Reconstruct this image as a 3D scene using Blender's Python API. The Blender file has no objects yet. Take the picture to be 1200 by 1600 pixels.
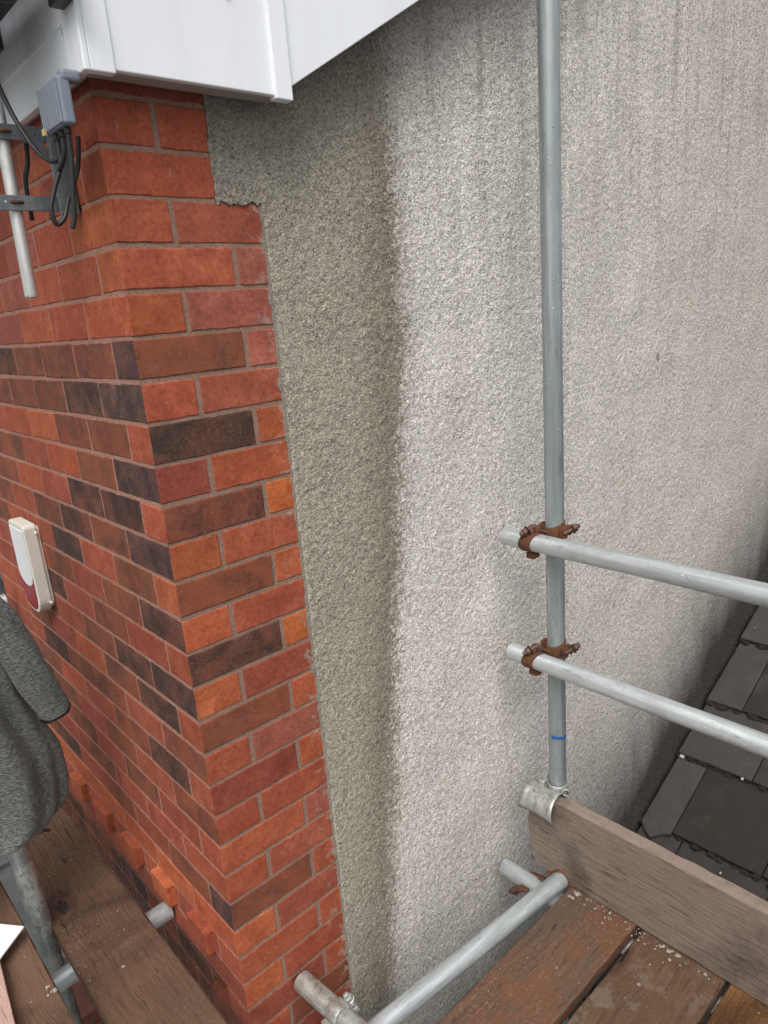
import bpy, bmesh, math, random
import numpy as np
from mathutils import Vector, Matrix, noise as mnoise
from math import sin, cos, pi, radians as rad
random.seed(7); rng = np.random.default_rng(11)
S = bpy.context.scene
COL = S.collection

# ------------------------------------------------------------------ camera
cam_d = bpy.data.cameras.new('camera'); cam = bpy.data.objects.new('camera', cam_d); COL.objects.link(cam)
R = ((0.73597, 0.24071, -0.63278), (-0.67249, 0.15200, -0.72433), (-0.07817, 0.95862, 0.27374))
m = Matrix(R).to_4x4(); m.translation = Vector((-.5198, -1.2079, -.2868)); cam.matrix_world = m
cam_d.sensor_fit = 'VERTICAL'; cam_d.sensor_height = 36; cam_d.sensor_width = 27
cam_d.lens = 1105.5/1600*36; cam_d.clip_start = .02; cam_d.clip_end = 2000
S.camera = cam

# ------------------------------------------------------------------ light: overcast daylight
SUN_EL, SUN_AZ = 56, 222          # azimuth: direction the sun stands in, degrees from +X counter-clockwise
w = bpy.data.worlds.new('World'); S.world = w; w.use_nodes = True
nt = w.node_tree; nt.nodes.clear()
sky = nt.nodes.new('ShaderNodeTexSky'); sky.sky_type = 'NISHITA'; sky.sun_disc = False
sky.sun_elevation = rad(SUN_EL); sky.sun_rotation = rad(90-SUN_AZ); sky.dust_density = 4; sky.air_density = 1.2
hs = nt.nodes.new('ShaderNodeHueSaturation'); hs.inputs['Saturation'].default_value = .22
bg = nt.nodes.new('ShaderNodeBackground'); bg.inputs['Strength'].default_value = .125
wo = nt.nodes.new('ShaderNodeOutputWorld')
nt.links.new(sky.outputs[0], hs.inputs['Color']); nt.links.new(hs.outputs[0], bg.inputs[0]); nt.links.new(bg.outputs[0], wo.inputs[0])
sd = bpy.data.lights.new('sun', 'SUN'); so = bpy.data.objects.new('sun', sd); COL.objects.link(so)
sd.energy = 1.5; sd.angle = rad(38); sd.color = (1, .97, .93)
dv = Vector((cos(rad(SUN_EL))*cos(rad(SUN_AZ)), cos(rad(SUN_EL))*sin(rad(SUN_AZ)), sin(rad(SUN_EL))))
so.rotation_euler = dv.to_track_quat('Z', 'Y').to_euler(); so.location = dv*20
S.view_settings.view_transform = 'Standard'; S.view_settings.look = 'None'
S.view_settings.exposure = .40; S.view_settings.gamma = 1
S.render.engine = 'CYCLES'

# ------------------------------------------------------------------ node helpers
class M:
    def __init__(s, name, rough=.8, metal=0., spec=.5):
        s.m = bpy.data.materials.new(name); s.m.use_nodes = True; s.t = s.m.node_tree
        s.b = s.t.nodes['Principled BSDF']; s.b.inputs['Roughness'].default_value = rough
        s.b.inputs['Metallic'].default_value = metal; s.b.inputs['Specular IOR Level'].default_value = spec
        s.co = s.n('ShaderNodeTexCoord').outputs['Object']; s.hh = None
    def n(s, t, **k):
        x = s.t.nodes.new(t)
        for a, b in k.items(): setattr(x, a, b)
        return x
    def put(s, sock, v):
        if isinstance(v, (int, float)): sock.default_value = v
        elif isinstance(v, (tuple, list)):
            sock.default_value = tuple(v) if len(v) == len(sock.default_value) else tuple(v)+(1,)
        else: s.t.links.new(v, sock)
    def map(s, scale=(1, 1, 1), rot=(0, 0, 0), loc=(0, 0, 0), src=None):
        x = s.n('ShaderNodeMapping'); s.put(x.inputs[0], src or s.co)
        x.inputs['Scale'].default_value = scale; x.inputs['Rotation'].default_value = rot; x.inputs['Location'].default_value = loc
        return x.outputs[0]
    def noise(s, scale, detail=4, rough=.55, co=None, dist=0, col=False):
        x = s.n('ShaderNodeTexNoise'); s.put(x.inputs['Vector'], co or s.co)
        x.inputs['Scale'].default_value = scale; x.inputs['Detail'].default_value = detail
        x.inputs['Roughness'].default_value = rough; x.inputs['Distortion'].default_value = dist
        return x.outputs['Color' if col else 'Fac']
    def voro(s, scale, co=None, feature='F1', out='Distance', rnd=1):
        x = s.n('ShaderNodeTexVoronoi', feature=feature); s.put(x.inputs['Vector'], co or s.co)
        x.inputs['Scale'].default_value = scale; x.inputs['Randomness'].default_value = rnd
        return x.outputs[out]
    def ramp(s, f, pts):
        x = s.n('ShaderNodeValToRGB'); s.put(x.inputs[0], f); e = x.color_ramp.elements
        while len(e) < len(pts): e.new(.5)
        for i, (p, c) in enumerate(pts):
            e[i].position = p; e[i].color = (c, c, c, 1) if isinstance(c, (int, float)) else tuple(c)+(1,)
        return x.outputs[0]
    def mix(s, f, a, b, mode='MIX'):
        x = s.n('ShaderNodeMix', data_type='RGBA', blend_type=mode)
        s.put(x.inputs[0], f); s.put(x.inputs[6], a); s.put(x.inputs[7], b); return x.outputs[2]
    def math(s, op, a, b=0., c=None, clamp=False):
        x = s.n('ShaderNodeMath', operation=op); x.use_clamp = clamp
        s.put(x.inputs[0], a); s.put(x.inputs[1], b)
        if c is not None: s.put(x.inputs[2], c)
        return x.outputs[0]
    def sep(s, co=None):
        x = s.n('ShaderNodeSeparateXYZ'); s.put(x.inputs[0], co or s.co); return x.outputs
    def bump(s, h, dist, strength=1.):
        x = s.n('ShaderNodeBump'); x.inputs['Strength'].default_value = strength; x.inputs['Distance'].default_value = dist
        s.put(x.inputs['Height'], h)
        if s.hh is not None: s.t.links.new(s.hh, x.inputs['Normal'])
        s.hh = x.outputs[0]; s.t.links.new(s.hh, s.b.inputs['Normal'])
    def color(s, c): s.put(s.b.inputs['Base Color'], c); return s
    def rough(s, c): s.put(s.b.inputs['Roughness'], c); return s

# ------------------------------------------------------------------ materials
def mat_brick():
    a = M('fired_brick', .82, spec=.22)
    at = a.n('ShaderNodeAttribute', attribute_name='tone')
    col, mot = at.outputs['Color'], at.outputs['Alpha']
    fine = a.noise(110, 5, .7); mid = a.noise(20, 5, .65, dist=.6); big = a.noise(8, 3)
    c = a.mix(a.ramp(mid, [(.32, .75), (.62, 0)]), col, a.mix(1, col, (.62, .56, .56), 'MULTIPLY'))
    c = a.mix(a.ramp(a.noise(13, 4, .6, a.map((1, 1, 1), loc=(7, 3, 1))), [(.5, 0), (.72, .6)]), c, a.mix(1, c, (1.3, 1.45, 1.35), 'MULTIPLY'))
    c = a.mix(a.ramp(fine, [(.36, .55), (.52, 0)]), c, a.mix(1, c, (.5, .46, .46), 'MULTIPLY'))
    c = a.mix(a.ramp(fine, [(.56, .0), (.74, .5)]), c, a.mix(1, c, (1.5, 1.6, 1.65), 'MULTIPLY'))
    # burnt mottling: black skin over a red body, broken up by speckle
    ink = a.math('ADD', a.math('MULTIPLY', a.noise(190, 3, .75), .55), a.math('MULTIPLY', a.noise(11, 4, .6, dist=.8), .75))
    thr = a.math('SUBTRACT', .88, a.math('MULTIPLY', mot, .30))
    burn = a.math('MULTIPLY', a.math('SUBTRACT', ink, thr), 7, clamp=True)
    burn = a.math('MULTIPLY', burn, a.math('GREATER_THAN', mot, .02))
    c = a.mix(a.math('MULTIPLY', burn, .8), c, (.032, .024, .021))
    body = a.math('MULTIPLY', a.math('MULTIPLY', a.math('SUBTRACT', a.math('SUBTRACT', thr, .03), ink), 6, clamp=True), a.math('GREATER_THAN', mot, .3))
    c = a.mix(a.math('MULTIPLY', body, .75), c, (.27, .075, .036))
    pit = a.voro(60); c = a.mix(a.ramp(pit, [(.0, .9), (.09, .0)]), c, (.03, .014, .012))
    fl = a.math('MULTIPLY', a.ramp(a.noise(240, 2, .5), [(.66, 0), (.72, 1)]), a.ramp(a.noise(7, 3), [(.46, 0), (.66, 1)]))
    c = a.mix(a.math('MULTIPLY', fl, .6), c, (.5, .40, .35))
    run = a.ramp(a.noise(1, 5, .65, a.map((48, 48, 9))), [(.66, 0), (.74, 1)])
    c = a.mix(a.math('MULTIPLY', run, .22), c, (.5, .38, .34))
    hz = a.ramp(a.noise(15, 6, .72, a.map((1, 1, 1), loc=(2, 6, 4)), dist=.5), [(.50, 0), (.70, .42)])
    c = a.mix(hz, c, a.mix(1, c, (1.5, 1.9, 2.1), 'MULTIPLY'))
    # cement smears near the render
    x, y, z = a.sep()
    sm = a.math('MULTIPLY', a.math('GREATER_THAN', x, .235), a.ramp(a.noise(30, 5, .7), [(.54, 0), (.60, .8)]))
    c = a.mix(a.math('MULTIPLY', sm, a.ramp(a.math('MULTIPLY_ADD', x, 18, -4.2, clamp=True), [(.0, 0), (.9, 1)])), c, (.34, .27, .225))
    a.color(c); a.bump(a.noise(320, 5, .75), .0012, .7); a.bump(mid, .0009, .35); a.bump(pit, .001, .3)
    a.rough(a.ramp(mid, [(.3, .66), (.7, .85)])); return a.m
def mat_mortar(name, c1, c2):
    a = M(name, .95, spec=.2)
    c = a.mix(a.noise(18, 4), c1, c2)
    c = a.mix(a.ramp(a.noise(300, 3, .7), [(.35, 0), (.7, 1)]), a.mix(1, c, (.6, .58, .56), 'MULTIPLY'), c)
    a.color(c); a.bump(a.noise(220, 4, .7), .003, .8); return a.m
def mat_render():
    a = M('rough_cast_render', .95, spec=.15)
    x, y, z = a.sep()
    # rain washed edge wanders to the left as it comes down
    wob = a.math('MULTIPLY', a.math('SUBTRACT', a.noise(3.2, 4, .6, a.map((1.2, 1, 1))), .5), .07)
    wob2 = a.math('MULTIPLY', a.math('SUBTRACT', a.noise(38, 3, .6, a.map((1, 1, .5))), .5), .06)
    zz = a.math('MINIMUM', a.math('ADD', z, .30), 0.)
    wob2 = a.math('ADD', wob2, a.math('MULTIPLY', a.math('SUBTRACT', a.noise(120, 3, .7), .5), .20))
    edge = a.math('ADD', .640, a.math('MULTIPLY', zz, .118))
    d = a.math('SUBTRACT', a.math('ADD', a.math('ADD', x, wob), wob2), edge)      # + = washed side
    wash = a.math('MULTIPLY_ADD', d, 16., .5, clamp=True)
    left = a.mix(a.noise(5, 3), (.375, .347, .282), (.44, .405, .335))
    streak = a.noise(2.6, 6, .7, a.map((4.5, 1, .9)), dist=.4)
    dk = a.math('MULTIPLY', a.math('MULTIPLY_ADD', d, 7.0, 1.0, clamp=True), a.math('SUBTRACT', 1., wash))   # grime gathers towards the edge
    left = a.mix(a.math('MULTIPLY', dk, a.ramp(streak, [(.3, .45), (.62, .95)])), left, (.175, .150, .108))
    bright = a.mix(a.ramp(a.noise(2.6, 4, .6, a.map((1, 1, .45))), [(.3, 0), (.7, 1)]), (.79, .752, .712), (.68, .642, .60))
    far = a.math('MULTIPLY_ADD', d, .55, -.16, clamp=True)
    bright = a.mix(a.math('MULTIPLY', far, .75), bright, (.54, .495, .455))
    bright = a.mix(a.ramp(a.noise(1.7, 6, .7, a.map((2.6, 1, .5), loc=(3, 0, 1)), dist=.7), [(.48, 0), (.72, .20)]), bright, (.42, .385, .335))
    bright = a.mix(a.ramp(a.noise(3.1, 5, .6, a.map((1, 1, .7), loc=(8, 0, 4))), [(.52, 0), (.72, .35)]), bright, (.60, .56, .46))
    tz = a.math('MULTIPLY_ADD', z, 1.6, .75, clamp=True)
    rs = a.ramp(a.noise(1, 5, .7, a.map((24, 1, 1.6)), dist=.3), [(.50, 0), (.66, 1)])
    bright = a.mix(a.math('MULTIPLY', a.math('MULTIPLY', rs, tz), .42), bright, (.24, .215, .19))
    rs2 = a.ramp(a.noise(1, 6, .75, a.map((13, 1, .9), loc=(4, 0, 2)), dist=.3), [(.52, 0), (.70, 1)]); bright = a.mix(a.math('MULTIPLY', rs2, .22), bright, (.30, .28, .26))
    c = a.mix(wash, left, bright)
    # top band under the verge is darker
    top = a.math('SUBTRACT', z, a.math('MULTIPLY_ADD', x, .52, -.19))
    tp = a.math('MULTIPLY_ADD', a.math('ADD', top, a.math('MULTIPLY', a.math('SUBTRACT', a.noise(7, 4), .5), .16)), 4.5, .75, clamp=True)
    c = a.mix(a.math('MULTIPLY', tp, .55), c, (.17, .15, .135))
    # near black tone along the lower roof, fading upwards with a ragged edge
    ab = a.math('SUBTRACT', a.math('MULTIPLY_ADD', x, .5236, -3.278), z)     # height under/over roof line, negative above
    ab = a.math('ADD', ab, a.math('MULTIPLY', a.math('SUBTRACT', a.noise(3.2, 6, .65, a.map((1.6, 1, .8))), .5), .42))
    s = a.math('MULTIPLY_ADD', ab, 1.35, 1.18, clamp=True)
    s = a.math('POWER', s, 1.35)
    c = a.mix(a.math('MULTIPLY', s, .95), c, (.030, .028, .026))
    # damp base at the left
    lo = a.math('MULTIPLY_ADD', z, -1.2, -1.9, clamp=True)
    lo = a.math('MULTIPLY', lo, a.math('MULTIPLY_ADD', x, -2.5, 3.2, clamp=True)); c = a.mix(a.math('MULTIPLY', lo, .5), c, (.2, .19, .17))
    # pale grains and dirt lodged between them
    vc = a.voro(210, out='Color'); vx = a.n('ShaderNodeSeparateColor'); a.put(vx.inputs[0], vc)
    c = a.mix(a.ramp(vx.outputs[0], [(.62, 0), (.95, .55)]), c, a.mix(1, c, (.5, .47, .44), 'MULTIPLY'))
    c = a.mix(a.ramp(vx.outputs[1], [(.7, 0), (.98, .6)]), c, a.mix(1, c, (1.4, 1.38, 1.32), 'MULTIPLY'))
    g = a.math('ADD', a.math('MULTIPLY', a.noise(300, 3, .6), .6), a.math('MULTIPLY', a.noise(150, 3, .55), .4))
    c = a.mix(a.ramp(g, [(.36, .72), (.49, 0)]), c, a.mix(1, c, (.32, .30, .28), 'MULTIPLY'))
    c = a.mix(a.ramp(g, [(.52, 0), (.66, .75)]), c, a.mix(1, c, (1.28, 1.28, 1.28), 'MULTIPLY'))
    pt = a.math('MULTIPLY', a.ramp(a.voro(95), [(.16, 1), (.24, 0)]), a.ramp(a.noise(9, 3), [(.42, .15), (.62, 1)])); c = a.mix(a.math('MULTIPLY', pt, .7), c, (.075, .066, .055))
    sp = a.ramp(a.math('ADD', a.voro(3.4, a.map((1, 1, .8))), a.math('MULTIPLY', a.noise(70, 3), .05)), [(.055, .6), (.075, 0)])
    c = a.mix(sp, c, (.1, .09, .08))
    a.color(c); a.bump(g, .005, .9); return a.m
def mat_galv(name, tint=(.47, .52, .54), seed=0, dull=.06, ax='z'):
    a = M(name, .45, .55)
    o = a.map((1, 1, 1), loc=(seed*3.1, seed, 0))
    k3 = lambda q, l: {'x': (l, q, q), 'y': (q, l, q), 'z': (q, q, l)}[ax]
    st = a.noise(5, 5, .65, a.map(k3(9, .25), loc=(seed, 0, 0)))
    c = a.mix(a.ramp(st, [(.35, 0), (.7, 1)]), tuple(t*.72 for t in tint), tuple(min(1, t*1.2) for t in tint))
    c = a.mix(a.ramp(a.noise(1, 5, .7, a.map(k3(150, 7), loc=(seed, 0, 0))), [(.5, 0), (.75, .5)]), c, tuple(t*.6 for t in tint))
    c = a.mix(a.ramp(a.noise(26, 5, .75, a.map(k3(1.6, .5), loc=(seed, 5, 0))), [(.48, 0), (.60, .45)]), c, tuple(t*.66 for t in tint))
    sc = a.ramp(a.noise(9, 5, .7, a.map(k3(3, .6), loc=(seed, 2, 0))), [(.60, 0), (.68, .6)])
    c = a.mix(sc, c, (.20, .21, .21))
    sp = a.ramp(a.voro(38, o), [(.07, 1), (.10, 0)])
    c = a.mix(a.math('MULTIPLY', sp, a.ramp(a.noise(5, 2, .5, o), [(.5, 0), (.6, .9)])), c, (.72, .70, .66))
    if dull > .2: c = a.mix(a.ramp(a.noise(1, 5, .75, a.map(k3(45, 22))), [(.46, 0), (.56, .8)]), c, (.50, .52, .49)); c = a.mix(a.ramp(a.noise(70, 4, .8, o), [(.36, .7), (.46, 0)]), c, (.12, .14, .135))
    c = a.mix(a.math('MULTIPLY', a.ramp(a.noise(12, 5, .7, o), [(.5, 0), (.7, 1)]), .15+dull), c, (.36, .34, .30))
    a.color(c); sp2 = a.ramp(a.math('ADD', a.voro(24, o), a.math('MULTIPLY', a.noise(90, 3), .06)), [(.085, 1), (.10, 0)])
    sp2 = a.math('MULTIPLY', sp2, a.ramp(a.noise(3.5, 2, .5, a.map((1, 1, 1), loc=(seed, 7, 2))), [(.44, 0), (.52, .85)])); c = a.mix(sp2, c, (.55, .51, .45))
    a.rough(a.ramp(st, [(.3, .30+dull*.4), (.7, .55)])); a.bump(sp2, .002, .8)
    a.bump(a.noise(160, 3, .6, o), .0004, .4); a.bump(sp, .0012, .6); return a.m
def mat_rust():
    a = M('rusted_steel', .9, .1, .3)
    c = a.mix(a.noise(60, 5, .7), (.055, .024, .015), (.215, .088, .042))
    c = a.mix(a.ramp(a.noise(25, 3), [(.52, 0), (.66, .9)]), c, (.075, .045, .034))
    a.color(c); a.bump(a.noise(160, 4, .7), .003, .9); return a.m
def mat_wood(name, c1, c2, c3, axis='x', wet=0., dust=.3, seed=0, saw=0., patch=None, knot=None, worn=None):
    a = M(name, .85, spec=.22)
    sc = {'x': (.5, 9, 9), 'y': (9, .5, 9)}[axis]
    wp = a.noise(3.5, 3, .5, a.map((1, 1, 1), loc=(seed, 0, 0)), col=True)
    co = a.n('ShaderNodeVectorMath', operation='ADD'); a.put(co.inputs[0], a.co)
    sb = a.n('ShaderNodeVectorMath', operation='SCALE'); a.put(sb.inputs[0], wp); sb.inputs['Scale'].default_value = .05; a.put(co.inputs[1], sb.outputs[0])
    g1 = a.noise(6, 6, .65, a.map(sc, loc=(seed*2.3, seed, 0), src=co.outputs[0]))
    g2 = a.noise(30, 4, .6, a.map((sc[0]*.6, sc[1]*.6, sc[2]*.6), loc=(0, seed, seed), src=co.outputs[0]))
    blot = a.noise(6, 5, .6, a.map((1, 1, 1), loc=(seed, seed, 3)))
    c = a.mix(a.ramp(g1, [(.25, 0), (.75, 1)]), c1, c2)
    c = a.mix(a.ramp(blot, [(.42, 0), (.66, .85)]), c, c3)
    c = a.mix(a.ramp(g2, [(.28, .7), (.46, 0)]), c, a.mix(1, c, (.36, .33, .31), 'MULTIPLY'))
    sl = {'x': (1.1, 30, 30), 'y': (30, 1.1, 30)}[axis]
    ck = a.noise(3.2, 4, .55, a.map(sl, loc=(seed*.7, seed*.3, seed), src=co.outputs[0]))
    c = a.mix(a.ramp(ck, [(.30, .95), (.345, 0)]), c, a.mix(1, c, (.18, .16, .15), 'MULTIPLY'))
    c = a.mix(a.ramp(a.noise(2.2, 5, .65, a.map((1, 1, 1), loc=(seed*5, 2, 0)), dist=.5), [(.52, 0), (.64, .8)]), c, a.mix(1, c, (.42, .38, .38), 'MULTIPLY'))
    if patch: c = a.mix(a.ramp(a.noise(5, 5, .7, a.map((1, 1, 1), loc=(seed*3, 9, 0)), dist=.1), [(.56, 0), (.60, .7)]), c, patch)
    if worn:
        x_, y_, z_ = a.sep(); wz = a.math('ADD', z_, a.math('MULTIPLY', a.math('SUBTRACT', a.noise(22, 5, .7), .5), .035))
        c = a.mix(a.math('MULTIPLY_ADD', wz, 90, -worn*90, clamp=True), c, (.25, .19, .15))
    if knot:
        kv = a.n('ShaderNodeVectorMath', operation='DISTANCE'); a.put(kv.inputs[0], a.map((1, .5, 1), src=co.outputs[0])); kv.inputs[1].default_value = (knot[0], knot[1]*.5, knot[2])
        kd = a.math('ADD', kv.outputs['Value'], a.math('MULTIPLY', a.math('SUBTRACT', a.noise(60, 3), .5), .008))
        c = a.mix(a.ramp(kd, [(.012, .9), (.018, .25), (.030, .45), (.04, 0)]), c, (.022, .017, .016))
    if saw:
        ws = a.n('ShaderNodeTexWave', wave_type='BANDS'); a.put(ws.inputs[0], a.map((1, 1, 1), (0, 0, rad(35))))
        ws.inputs['Scale'].default_value = 55; ws.inputs['Distortion'].default_value = 1.5
        c = a.mix(a.math('MULTIPLY', ws.outputs[1], saw), c, a.mix(1, c, (1.7, 1.4, 1.2), 'MULTIPLY'))
    kn = a.voro(2.6, a.map((1, .55, 1) if axis == 'y' else (.55, 1, 1), loc=(seed*1.7, seed*.9, 0)))
    c = a.mix(a.ramp(kn, [(.045, .9), (.075, 0)]), c, (.02, .016, .015))
    gd = a.ramp(a.noise(120, 5, .8), [(.52, 0), (.66, 1)])
    gm = a.ramp(a.noise(4, 4, .65, a.map((1, 1, 1), loc=(5, seed, 0))), [(.42, .1), (.66, 1)])
    c = a.mix(a.math('MULTIPLY', a.math('MULTIPLY', gd, gm), dust), c, (.44, .36, .31))
    a.color(c); a.rough(a.ramp(blot, [(.3, .9-wet*.3), (.7, .75-wet*.4)]))
    a.bump(g2, .004, .7); a.bump(a.noise(180, 3, .7), .001, .5); return a.m
def mat_plain(name, c, rough=.5, metal=0., var=.25, vs=12, bmp=0., spec=.5):
    a = M(name, rough, metal, spec)
    a.color(a.mix(a.ramp(a.noise(vs, 5, .6), [(.35, 0), (.75, 1)]), c, tuple(x*(1-var) for x in c)))
    if bmp: a.bump(a.noise(150, 3, .6), bmp, .6)
    return a.m
def mat_upvc(name, grime=.5):
    a = M(name, .35)
    x, y, z = a.sep()
    c = a.mix(a.math('MULTIPLY', a.ramp(a.noise(2.2, 5, .65, a.map((5, 5, .7))), [(.46, 0), (.75, 1)]), grime), (.84, .86, .89), (.46, .46, .45))
    c = a.mix(a.ramp(a.noise(120, 3, .6), [(.68, 0), (.75, .35*grime)]), c, (.3, .28, .25))
    a.color(c); a.bump(a.noise(14, 2), .0006, .3); return a.m
def mat_tile():
    a = M('concrete_roof_tile', .9, spec=.35)
    at = a.n('ShaderNodeAttribute', attribute_name='tone').outputs['Color']
    c = a.mix(a.noise(14, 5, .65), (.026, .023, .022), (.054, .049, .046))
    c = a.mix(1, c, at, 'MULTIPLY')
    c = a.mix(a.ramp(a.noise(5, 4), [(.55, 0), (.75, .5)]), c, (.085, .072, .066))
    c = a.mix(a.math('MULTIPLY', a.ramp(a.voro(40), [(.03, .7), (.05, 0)]), a.ramp(a.noise(6, 2), [(.5, 0), (.56, 1)])), c, (.3, .29, .27))
    c = a.mix(a.ramp(a.noise(9, 5, .7), [(.62, 0), (.72, .5)]), c, (.07, .065, .035))
    c = a.mix(a.ramp(a.noise(210, 4, .8), [(.36, .6), (.5, 0)]), c, (.015, .013, .012)); c = a.mix(a.ramp(a.noise(200, 4, .8), [(.60, 0), (.72, .35)]), c, (.17, .155, .145))
    a.color(c); a.bump(a.noise(330, 4, .75), .002, .7); a.bump(a.noise(16, 3), .002, .4); a.bump(a.noise(70, 5, .7), .004, .6); return a.m
def mat_knit():
    a = M('heather_knit', .95, spec=.1)
    r = a.map((110, 110, 420), (rad(8), rad(-12), 0))
    st = a.noise(1, 4, .65, r); st2 = a.noise(1, 3, .6, a.map((230, 230, 480), (rad(8), rad(-12), 0)))
    c = a.mix(a.ramp(st, [(.40, 0), (.66, 1)]), (.055, .060, .057), (.205, .22, .205))
    c = a.mix(a.ramp(st2, [(.48, 0), (.7, .6)]), c, (.03, .035, .033))
    wv = a.n('ShaderNodeTexWave', wave_type='BANDS', bands_direction='Z'); a.put(wv.inputs[0], a.map((1, 1, 1), (rad(12), rad(-18), 0)))
    wv.inputs['Scale'].default_value = 90
    a.color(c); a.bump(wv.outputs[1], .001, .6); a.bump(st, .0015, .6)
    a.b.inputs['Sheen Weight'].default_value = .15; return a.m
def mat_ground():
    a = M('paving', .9)
    br = a.n('ShaderNodeTexBrick'); a.put(br.inputs[0], a.co); br.inputs['Scale'].default_value = 1
    for k, v in (('Color1', (.16, .17, .17, 1)), ('Color2', (.21, .22, .22, 1)), ('Mortar', (.04, .04, .04, 1))): br.inputs[k].default_value = v
    br.inputs['Mortar Size'].default_value = .008; br.inputs['Brick Width'].default_value = .9; br.inputs['Row Height'].default_value = .6
    c = a.mix(a.ramp(a.noise(4, 5), [(.4, 0), (.7, .5)]), br.outputs[0], (.09, .09, .085))
    a.color(c); a.bump(a.noise(60, 4), .004, .5); return a.m
BOLT = mat_plain('worn_bolt_steel', (.15, .085, .062), .6, .5, .65, 60, .001)
BRICK = mat_brick()
MORT_L = mat_mortar('pink_stained_mortar', (.42, .21, .155), (.52, .30, .235))
MORT_R = mat_mortar('grey_mortar', (.30, .185, .135), (.42, .275, .215))
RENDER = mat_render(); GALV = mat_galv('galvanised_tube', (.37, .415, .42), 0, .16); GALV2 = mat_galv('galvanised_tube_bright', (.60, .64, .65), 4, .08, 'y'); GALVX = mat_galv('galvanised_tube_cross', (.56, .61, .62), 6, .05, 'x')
GALVD = mat_galv('weathered_galvanised_tube', (.30, .34, .33), 2, .5); GALVP = mat_galv('paint_spattered_tube', (.44, .42, .37), 7, .3, 'y')
RUST = mat_rust(); UPVC = mat_upvc('white_plastic', .16); UPVCD = mat_upvc('grimy_white_plastic', .55)
UPVCG = mat_upvc('greyed_white_plastic', .95)
BLACK = mat_plain('black_plastic', (.012, .012, .013), .4); CABLE = mat_plain('black_cable', (.012, .012, .012), .5)
TILE = mat_tile(); KNIT = mat_knit(); GROUND = mat_ground()
W_TOE = mat_wood('weathered_toe_board', (.17, .132, .104), (.25, .20, .162), (.20, .156, .126), 'y', 0, .3, 1, worn=-1.650)
W_D1 = mat_wood('wet_reddish_board', (.088, .049, .031), (.158, .088, .052), (.10, .070, .052), 'x', .5, .32, 2, patch=(.15, .065, .036))
W_D2 = mat_wood('worn_brown_board', (.075, .042, .025), (.15, .088, .052), (.10, .06, .036), 'x', .5, .3, 3, patch=(.16, .115, .085))
W_D3 = mat_wood('ochre_board', (.15, .07, .024), (.25, .12, .042), (.08, .042, .024), 'x', .4, .3, 6)
W_L1 = mat_wood('grey_brown_board', (.092, .050, .030), (.170, .100, .064), (.105, .060, .038), 'y', .2, .35, 4, knot=(-.193, .53, -1.667))
W_L2 = mat_wood('saw_marked_board', (.115, .072, .048), (.17, .11, .075), (.13, .078, .05), 'y', .2, .2, 5, .45)
W_P = mat_wood('pale_pink_timber', (.42, .27, .22), (.55, .38, .32), (.47, .30, .24), 'y', 0, .2, 8)

# ------------------------------------------------------------------ object helpers
def props(o, label=None, cat=None, group=None, kind=None):
    for k, v in (('label', label), ('category', cat), ('group', group), ('kind', kind)):
        if v: o[k] = v
    return o
def empty(name, loc, label=None, cat=None, group=None, kind=None):
    o = bpy.data.objects.new(name, None); o.location = loc; o.empty_display_size = .05; COL.objects.link(o)
    bpy.context.view_layer.update(); return props(o, label, cat, group, kind)
def mesh_obj(name, V, F, mat, parent=None, smooth=False, tone=None, mats=None, mi=None):
    me = bpy.data.meshes.new(name); me.from_pydata([tuple(v) for v in V], [], [tuple(f) for f in F])
    for x in (mats or [mat]): me.materials.append(x)
    if mi is not None: me.polygons.foreach_set('material_index', np.array(mi, dtype=np.int32))
    if tone is not None:
        ca = me.color_attributes.new('tone', 'FLOAT_COLOR', 'POINT'); ca.data.foreach_set('color', np.asarray(tone, dtype=np.float32).ravel())
    if smooth: me.polygons.foreach_set('use_smooth', np.ones(len(me.polygons), dtype=bool))
    me.update(); o = bpy.data.objects.new(name, me); COL.objects.link(o)
    if parent:
        o.parent = parent; o.matrix_parent_inverse = Matrix.Translation(parent.location).inverted() if parent.type == 'EMPTY' else Matrix()
    return o
class G:                                        # vertex/face collector
    def __init__(s): s.V = []; s.F = []; s.T = []; s.I = []
    def add(s, V, F, tone=None, mi=0):
        k = len(s.V); s.V.extend([tuple(v) for v in V]); s.F.extend([tuple(i+k for i in f) for f in F]); s.I.extend([mi]*len(F))
        if tone is not None: s.T.extend([tone]*len(V))
        return s
    def obj(s, name, mat, parent=None, smooth=False, mats=None):
        return mesh_obj(name, s.V, s.F, mat, parent, smooth, s.T if s.T else None, mats, s.I if mats else None)
_cache = {}
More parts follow.
